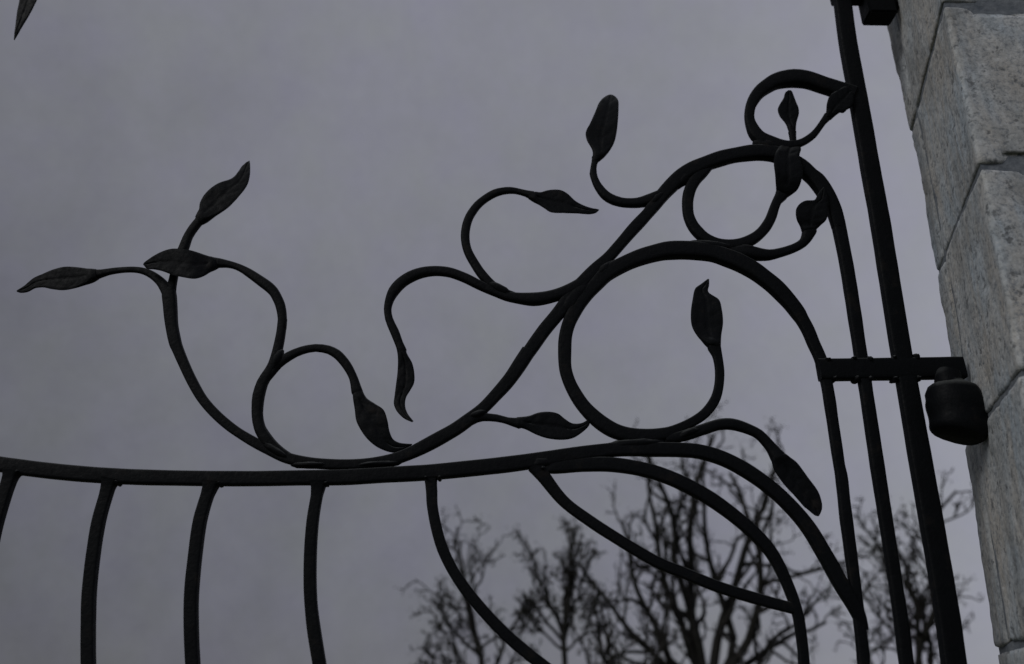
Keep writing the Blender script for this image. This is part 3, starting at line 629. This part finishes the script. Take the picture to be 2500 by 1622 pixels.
        left=[(0.1473, 2.5398, 0.0000), (0.1493, 2.5628, 0.0000), (0.1384, 2.5886, 0.0000), (0.1369, 2.6062, 0.0000), (0.1467, 2.6308, 0.0008), (0.1577, 2.6630, 0.0069), (0.1683, 2.6962, 0.0171), (0.1813, 2.7191, 0.0275), (0.1913, 2.7311, 0.0350)],
        right=[(0.1629, 2.5416, 0.0000), (0.1781, 2.5576, 0.0000), (0.1908, 2.5810, 0.0000), (0.1963, 2.6016, 0.0000), (0.2003, 2.6292, 0.0011), (0.2052, 2.6765, 0.0110), (0.2063, 2.7061, 0.0206), (0.2004, 2.7235, 0.0284), (0.1931, 2.7311, 0.0350)])),
  ('leaf_stem', 0.8, 0.2, 0, None,
   [(-0.0940, 2.0021, 0.0055), (-0.0801, 2.0108, 0.0092), (-0.0661, 2.0179, 0.0092), (-0.0561, 2.0215, 0.0079), (-0.0459, 2.0232, 0.0072), (-0.0346, 2.0227, 0.0066), (-0.0234, 2.0217, 0.0064), (-0.0131, 2.0195, 0.0059), (-0.0049, 2.0173, 0.0059), (0.0043, 2.0153, 0.0073), (0.0115, 2.0142, 0.0086), (0.0155, 2.0134, 0.0092)],
   dict(label='leaf between the vine and the large ring with an upturned tip',
        left=[(0.0103, 2.0236, 0.0000), (0.0297, 2.0260, 0.0000), (0.0461, 2.0319, 0.0000), (0.0625, 2.0337, 0.0000), (0.0788, 2.0308, 0.0000), (0.0910, 2.0214, 0.0000), (0.1012, 2.0152, 0.0000), (0.1113, 2.0143, 0.0000), (0.1195, 2.0162, 0.0000), (0.1261, 2.0201, 0.0000)],
        right=[(0.0085, 2.0078, 0.0000), (0.0258, 2.0022, 0.0000), (0.0421, 1.9940, 0.0000), (0.0603, 1.9877, 0.0000), (0.0846, 1.9854, 0.0000), (0.1028, 1.9888, 0.0000), (0.1192, 1.9996, 0.0000), (0.1306, 2.0115, 0.0000), (0.1318, 2.0164, 0.0000)])),
  ('leaf_stem', 0.8, 0.2, 0, None,
   [(-1.0098, 1.9515, 0.0110), (-1.0497, 2.0910, 0.0114), (-1.1239, 2.3291, 0.0122), (-1.1981, 2.6031, 0.0132), (-1.2486, 2.8543, 0.0137), (-1.2617, 3.0532, 0.0137), (-1.2230, 3.1676, 0.0135), (-1.1481, 3.1954, 0.0116), (-1.0789, 3.1582, 0.0098), (-1.0454, 3.1082, 0.0098), (-1.0368, 3.0809, 0.0116)],
   dict(label='pointed leaf hanging into the top left corner',
        left=[(-1.0522, 3.0955, 0.0000), (-1.0637, 3.0457, 0.0000), (-1.0640, 2.9854, 0.0000), (-1.0512, 2.9268, -0.0003), (-1.0475, 2.8941, -0.0010), (-1.0389, 2.8454, -0.0026), (-1.0325, 2.8144, -0.0040)],
        right=[(-1.0274, 3.0936, 0.0000), (-1.0077, 3.0349, 0.0000), (-1.0062, 2.9750, 0.0000), (-1.0135, 2.9278, -0.0002), (-1.0190, 2.8833, -0.0010), (-1.0265, 2.8459, -0.0023), (-1.0311, 2.8122, -0.0040)])),
  ('hinge_post', 0.55, 1, 0, None,
   [(0.6988, 3.1633, 0.0162), (0.6952, 3.0634, 0.0167), (0.6917, 2.9678, 0.0172), (0.6859, 2.8484, 0.0171), (0.6846, 2.7356, 0.0171), (0.6833, 2.6288, 0.0170), (0.6813, 2.5274, 0.0169), (0.6805, 2.4240, 0.0169), (0.6777, 2.3268, 0.0166), (0.6752, 2.2401, 0.0164), (0.6729, 2.1575, 0.0164), (0.6721, 2.0787, 0.0165), (0.6707, 1.9928, 0.0169), (0.6699, 1.9386, 0.0170), (0.6683, 1.8215, 0.0170), (0.6656, 1.7125, 0.0167), (0.6622, 1.6535, 0.0167), (0.6567, 1.5050, 0.0170), (0.6476, 1.3157, 0.0177), (0.6340, 1.0214, 0.0188)],
   None),
  ('closing_stile', 0.55, 1, 0, None,
   [(-1.0660, 1.9894, 0.0134), (-1.0517, 1.9141, 0.0131), (-1.0086, 1.7554, 0.0124), (-0.9702, 1.6271, 0.0122), (-0.9238, 1.4807, 0.0122), (-0.8606, 1.2940, 0.0124), (-0.7607, 1.0037, 0.0127)],
   None),
  ('hinge_strap', 0.5, 1, 0, None,
   [(0.5250, 2.1175, 0.0190), (0.5546, 2.1184, 0.0190), (0.6321, 2.1210, 0.0190), (0.7027, 2.1235, 0.0190), (0.7740, 2.1259, 0.0190)],
   None),
  ('hinge_strap', 0.5, 1, 0, None,
   [(0.6735, 2.9932, 0.0312), (0.7256, 2.9944, 0.0312), (0.7786, 2.9957, 0.0312)],
   None),
]
HINGE_BARREL = [(0.7307, 2.1082, 0.0169), (0.7279, 2.0971, 0.0200), (0.7261, 2.0906, 0.0205), (0.7270, 2.0867, 0.0209), (0.7274, 2.0845, 0.0247), (0.7273, 2.0802, 0.0336), (0.7269, 2.0743, 0.0386), (0.7283, 2.0668, 0.0393), (0.7289, 2.0582, 0.0403), (0.7290, 2.0349, 0.0416), (0.7292, 2.0181, 0.0418), (0.7272, 2.0046, 0.0410), (0.7257, 1.9984, 0.0394), (0.7247, 1.9953, 0.0366)]
SEAMS = [(-0.3237, 1.9361, 0.0313, 0.0054, 0.018), (-0.2125, 1.9395, 0.0382, 0.005, 0.069), (-0.3826, 1.9594, 0.0296, 0.0075, -0.505), (-0.4001, 2.118, 0.0209, 0.0094, -1.888), (0.2081, 1.9817, 0.0497, 0.0094, 0.069), (0.2943, 2.0008, 0.0237, 0.0078, 0.398), (0.1096, 2.2478, 0.0544, 0.0158, 0.886), (0.1648, 2.3043, 0.0255, 0.0098, 0.79), (-0.0243, 2.2623, 0.0251, 0.0084, -0.491), (0.2672, 2.4565, 0.0255, 0.0095, 0.77), (0.3205, 2.502, 0.0265, 0.0112, 0.843), (0.3593, 2.3572, 0.0468, 0.011, -0.095), (0.431, 2.3505, 0.0246, 0.0092, -0.211), (0.4907, 2.5834, 0.031, 0.0135, -0.344), (0.0513, 1.9457, 0.0224, 0.0114, 0.119), (-0.0549, 2.0265, 0.018, 0.0075, 0.417)]
WELDS = [(0.541, 2.1337, 0.0059), (0.5869, 2.1373, 0.005), (0.6134, 2.1369, 0.0059), (0.6561, 2.1402, 0.0042), (0.695, 2.1431, 0.0068), (0.5482, 2.101, 0.005), (0.5857, 2.101, 0.0058), (0.6088, 2.101, 0.005), (0.6507, 2.1018, 0.005), (0.6908, 2.1037, 0.005), (-0.6266, 1.9011, 0.0037), (-0.4628, 1.902, 0.0037), (-0.2932, 1.9056, 0.0037), (-0.1125, 1.9181, 0.0037), (-0.1343, 1.9175, 0.0032), (0.0536, 1.9362, 0.0042), (-0.7878, 1.9155, 0.0037), (0.6627, 2.7212, 0.0086), (0.6516, 2.6788, 0.0065)]
UB = (0.7338, 0.7936, 2.9147)

GX = 0.0
gate = thing('iron_gate', 'black wrought iron gate with scrolling vines, forged leaves and curved bars', 'gate', (GX, 0, 0))
GO = (GX, 0, 0)
for gi, (name, k, sq, y, label, pts, lf) in enumerate(GATE_BARS):
    pts = [tuple(p) for p in pts]
    if pts[-1][1] < 1.2:
        pts = pts + [(pts[-1][0], 0.6, pts[-1][2]), (pts[-1][0], 0.13, pts[-1][2])]
    if pts[0][1] < 1.2:
        pts = [(pts[0][0], 0.13, pts[0][2]), (pts[0][0], 0.6, pts[0][2])] + pts
    if lf:      # the stem dies away inside the leaf
        (xa, za, _), (xb, zb, rb) = pts[-2], pts[-1]
        dl = math.hypot(xb - xa, zb - za)
        ux, uz = (xb - xa) / dl, (zb - za) / dl
        pts = pts + [(xb + ux * rb * 0.9, zb + uz * rb * 0.9, rb * 0.62), (xb + ux * rb * 1.9, zb + uz * rb * 1.9, rb * 0.22)]
    V, Fc = plane_tube(pts, k, sq, y, wob=0.055 if sq < 0.9 else 0.022)
    o = mesh_obj(name, V, Fc, IRON, gate, GO, sharp=math.radians(60))
    if label:
        o['label'] = label
    if lf:
        V, Fc = leaf_mesh(lf['left'], lf['right'], gi)
        l = mesh_obj('leaf', V, Fc, IRON, o, GO, sharp=math.radians(70))
        if lf['label']:
            l['label'] = lf['label']
bm = bmesh.new()
box_bm(bm, -1.12, 0.70, -0.017, 0.017, 0.08, 0.13)
bm_obj('bottom_rail', bm, IRON, gate, GO)


def weld(x, z, r):
    bm = bmesh.new()
    bmesh.ops.create_icosphere(bm, subdivisions=3, radius=1.0)
    for v in bm.verts:
        d = v.co.normalized()
        s = 1 + 0.30 * noise.noise(d * 2.1 + Vector((x * 40, z * 40, 0)))
        v.co = Vector((x + d.x * r * s, d.y * 0.013 * s, z + d.z * r * s))
    bm_obj('weld', bm, IRON, gate, GO, sharp=None)


for x, z, r in WELDS:
    weld(x, z, r)


def weld_seam(x, z, hl, hw, ang):
    """lumpy bead of weld filling the notch where two bars run together"""
    bm = bmesh.new()
    bmesh.ops.create_icosphere(bm, subdivisions=3, radius=1.0)
    c, s = math.cos(ang), math.sin(ang)
    for v in bm.verts:
        d = v.co.normalized()
        k = 1 + 0.16 * noise.noise(Vector((d.x * hl * 160 + x * 30, d.z * 2, z * 30)))
        u, w = d.x * hl * k, d.z * hw * k
        v.co = Vector((x + u * c - w * s, d.y * 0.0105 * k, z + u * s + w * c))
    bm_obj('weld', bm, IRON, gate, GO, sharp=None)


for q in SEAMS:
    weld_seam(*q)

# ------------------------------------------------------------------ hinge pins set in the stone
hb = thing('hinge_bracket', 'heavy rounded iron hinge barrel under the lower strap, set into the stone', 'hinge', (0.80, 0.0, 1.95), 'hinge pins in the stone pier')
HO = (0.80, 0.0, 1.95)
V, Fc = plane_tube(HINGE_BARREL, 0.9, 0.12, -0.03, wob=0.13, step=0.006)
mesh_obj('barrel', V, Fc, IRON, hb, HO, sharp=math.radians(50))
bm = bmesh.new()
box_bm(bm, 0.765, 0.93, -0.045, 0.0, 2.005, 2.05, 0.006)
bm_obj('tail', bm, IRON, hb, HO)
hb2 = thing('hinge_bracket', 'square iron hinge block at the top edge, beside the upper strap', 'hinge', (0.80, 0.0, 2.9), 'hinge pins in the stone pier')
HO2 = (0.80, 0.0, 2.9)
bm = bmesh.new()
box_bm(bm, UB[0], UB[1], -0.022, 0.022, UB[2], UB[2] + 0.12, 0.004)
bm_obj('block', bm, IRON, hb2, HO2)
bm = bmesh.new()
box_bm(bm, UB[1] - 0.02, 0.98, -0.016, 0.016, UB[2] + 0.03, UB[2] + 0.09, 0.004)
bm_obj('tail', bm, IRON, hb2, HO2)


# ------------------------------------------------------------------ bare trees beyond the gate
def tube3(V, Fc, pts, ns):
    base = len(V)
    n = len(pts)
    up = Vector((0.3, 0.9, 0.2)).normalized()
    for i, (p, r) in enumerate(pts):
        a = pts[max(0, i - 1)][0]
        b = pts[min(n - 1, i + 1)][0]
        d = (b - a).normalized()
        s = d.cross(up)
        if s.length < 1e-3:
            s = d.cross(Vector((1, 0, 0)))
        s.normalize()
        t = d.cross(s)
        for j in range(ns):
            an = 2 * math.pi * j / ns
            V.append(tuple(p + (s * math.cos(an) + t * math.sin(an)) * r))
    for i in range(n - 1):
        for j in range(ns):
            j2 = (j + 1) % ns
            Fc.append((base + i * ns + j, base + i * ns + j2, base + (i + 1) * ns + j2, base + (i + 1) * ns + j))
    Fc.append(tuple(base + (n - 1) * ns + j for j in range(ns)))


class Tree:
    def __init__(self, seed, wig, up, leafy, dens=1.0):
        self.r = random.Random(seed)
        self.wig, self.up, self.leafy, self.dens = wig, up, leafy, dens
        self.tw_v, self.tw_f, self.lv, self.lf = [], [], [], []

    def rv(self):
        return Vector((self.r.gauss(0, 1), self.r.gauss(0, 1), self.r.gauss(0, 1)))

    def path(self, p, d, L, r, seg, taper=0.35, wig=0.3):
        pts = [(p.copy(), r)]
        d = d.normalized()
        for i in range(seg):
            d = (d + self.rv() * wig + Vector((0, 0, self.up))).normalized()
            p = p + d * (L / seg)
            pts.append((p.copy(), r * (1 - (1 - taper) * (i + 1) / seg)))
        return pts

    def leaves(self, p, k):
        for _ in range(k):
            q = p + self.rv() * 0.05
            a = self.rv().normalized() * self.r.uniform(0.012, 0.032)
            b = self.rv().normalized() * self.r.uniform(0.008, 0.020)
            n = len(self.lv)
            self.lv += [tuple(q - a), tuple(q + b), tuple(q + a), tuple(q - b)]
            self.lf.append((n, n + 1, n + 2, n + 3))

    def grow(self, p, d, L, r, lvl, out=None):
        seg = (7, 11, 9, 7, 5)[lvl]
        pts = self.path(p, d, L, r, seg, wig=self.wig * (0, 0.48, 0.75, 1.05, 1.2)[lvl])
        if out is not None:
            tube3(out[0], out[1], pts, 7)
        else:
            tube3(self.tw_v, self.tw_f, pts, 4 if lvl < 3 else 3)
        if lvl >= 4:
            if self.r.random() < self.leafy:
                self.leaves(pts[-1][0], 2)
            return
        kids = {1: 9, 2: 5.2, 3: 2.6}[lvl] * self.dens
        kids = int(kids) + (self.r.random() < kids % 1)
        for i in range(kids):
            f = 0.22 + 0.78 * (i + self.r.random()) / kids
            f = min(f, 0.999) * seg
            k = int(f)
            q = pts[k][0].lerp(pts[min(k + 1, seg)][0], f - k)
            ax = (pts[min(k + 1, seg)][0] - pts[k][0]).normalized()
            side = self.rv()
            side = (side - ax * side.dot(ax)).normalized()
            ang = math.radians(self.r.uniform(24, 58))
            dd = ax * math.cos(ang) + side * math.sin(ang)
            rem = 1.0 - 0.55 * f / seg
            cr = max(MINR, pts[k][1] * self.r.uniform(0.46, 0.72))
            self.grow(q, dd, L * self.r.uniform(0.38, 0.62) * rem, cr, lvl + 1)


MINR = 0.0125


def bare_tree(label, x, y, fork, r0, limbs, seed, wig=0.36, up=0.075, leafy=0.35, dens=1.0, lean=(0, 0), grow=1.2):
    root = thing('bare_tree', label, 'tree', (x, y, 0), 'bare trees behind the gate')
    T = Tree(seed, wig, up, leafy, dens)
    base = Vector((0, 0, 0))
    top = Vector((lean[0], lean[1], fork))
    tp = []
    for i in range(9):
        f = i / 8
        q = base.lerp(top, f) + Vector((math.sin(f * 5 + seed), math.cos(f * 4 + seed), 0)) * 0.05 * f * (1 - f) * 4
        fl = 1.0 + 0.9 * max(0, 0.18 - f) / 0.18
        tp.append((q, r0 * fl * (1 - 0.25 * f)))
    V, Fc = [], []
    tube3(V, Fc, tp, 12)
    mesh_obj('trunk', V, Fc, BARK, root)
    for (ax, ay, L, rr, hz) in limbs:
        out = ([], [])
        d = Vector((math.sin(math.radians(ax)), math.sin(math.radians(ay)), math.cos(math.radians(ax))))
        T.grow(top - (top - base) * hz, d, L * grow, rr, 1, out)
        mesh_obj('limb', out[0], out[1], BARK, root)
    c = mesh_obj('crown', T.tw_v, T.tw_f, BARK, root, smooth=False)
    c['kind'] = 'stuff'
    if T.lf:
        l = mesh_obj('withered_leaves', T.lv, T.lf, WITHERED, root, smooth=False)
        l['kind'] = 'stuff'
    return root


TREES_HERE = 1
bare_tree('large bare tree with a wide fan of wriggling limbs behind the arched bars', 3.2, 12.7, 1.70, 0.18,
          [(-66, 8, 2.9, 0.07, .08), (-46, -14, 3.1, 0.075, .02), (-30, 12, 3.4, 0.08, 0), (-14, -10, 3.9, 0.085, 0), (1, 14, 4.4, 0.09, 0), (15, -8, 4.3, 0.085, 0),
           (29, 12, 3.9, 0.08, .02), (43, -10, 3.6, 0.075, .02), (57, 10, 3.2, 0.065, .05), (70, -6, 2.6, 0.055, .1), (-78, 4, 2.4, 0.05, .15), (-4, 26, 3.2, .06, .02)], 15, leafy=.5, dens=0.85, grow=1.0)
bare_tree('slim bare tree with one upright stem and a bushy crown, between the curved bars', 0.92, 12.9, 2.55, 0.06,
          [(-14, 6, 1.6, 0.045, 0), (4, -8, 1.8, 0.045, 0), (20, 10, 1.6, 0.04, 0), (-30, -6, 1.3, 0.032, .05), (36, 4, 1.3, 0.03, .08), (-52, 8, 1.0, 0.025, .1), (56, 8, 1.0, 0.025, .12), (10, 20, 1.4, 0.03, 0)], 29, leafy=.6, dens=1.0, grow=1.0)
bare_tree('low bare tree with leaning stems, leftmost behind the gate', -0.30, 12.5, 1.55, 0.085,
          [(-20, 8, 2.5, 0.055, 0), (2, -6, 2.8, 0.045, 0), (-42, 5, 1.9, 0.035, .06), (18, 8, 2.2, 0.04, 0), (38, -8, 1.6, 0.03, .1), (-32, -10, 1.6, 0.03, .05), (-60, 6, 1.3, .025, .1)], 41, leafy=.6, dens=0.9, grow=1.0)
bare_tree('bare tree seen through the three gate uprights, beside the pier', 6.6, 12.8, 1.85, 0.11,
          [(-22, 6, 2.2, 0.05, .02), (-4, -8, 3.0, 0.06, 0), (18, 8, 2.5, 0.055, 0), (40, -6, 2.5, 0.05, .04), (58, 8, 2.0, 0.04, .12), (-44, 5, 2.1, 0.04, .1), (-60, -8, 2.0, 0.04, .12), (-34, 14, 2.2, 0.04, .05), (8, 20, 2.0, .04, .05)], 51, leafy=.5, dens=0.9, grow=1.12)
bare_tree('low bare tree in front of the large fan shaped tree, left of its limbs', 1.85, 11.9, 1.40, 0.07,
          [(-40, 6, 1.9, 0.04, 0), (-16, -8, 2.0, 0.045, 0), (8, 8, 1.9, 0.04, 0), (36, -6, 1.6, 0.03, .04), (-64, 8, 1.6, 0.03, .12)], 67, leafy=.5, dens=0.75, grow=1.0)
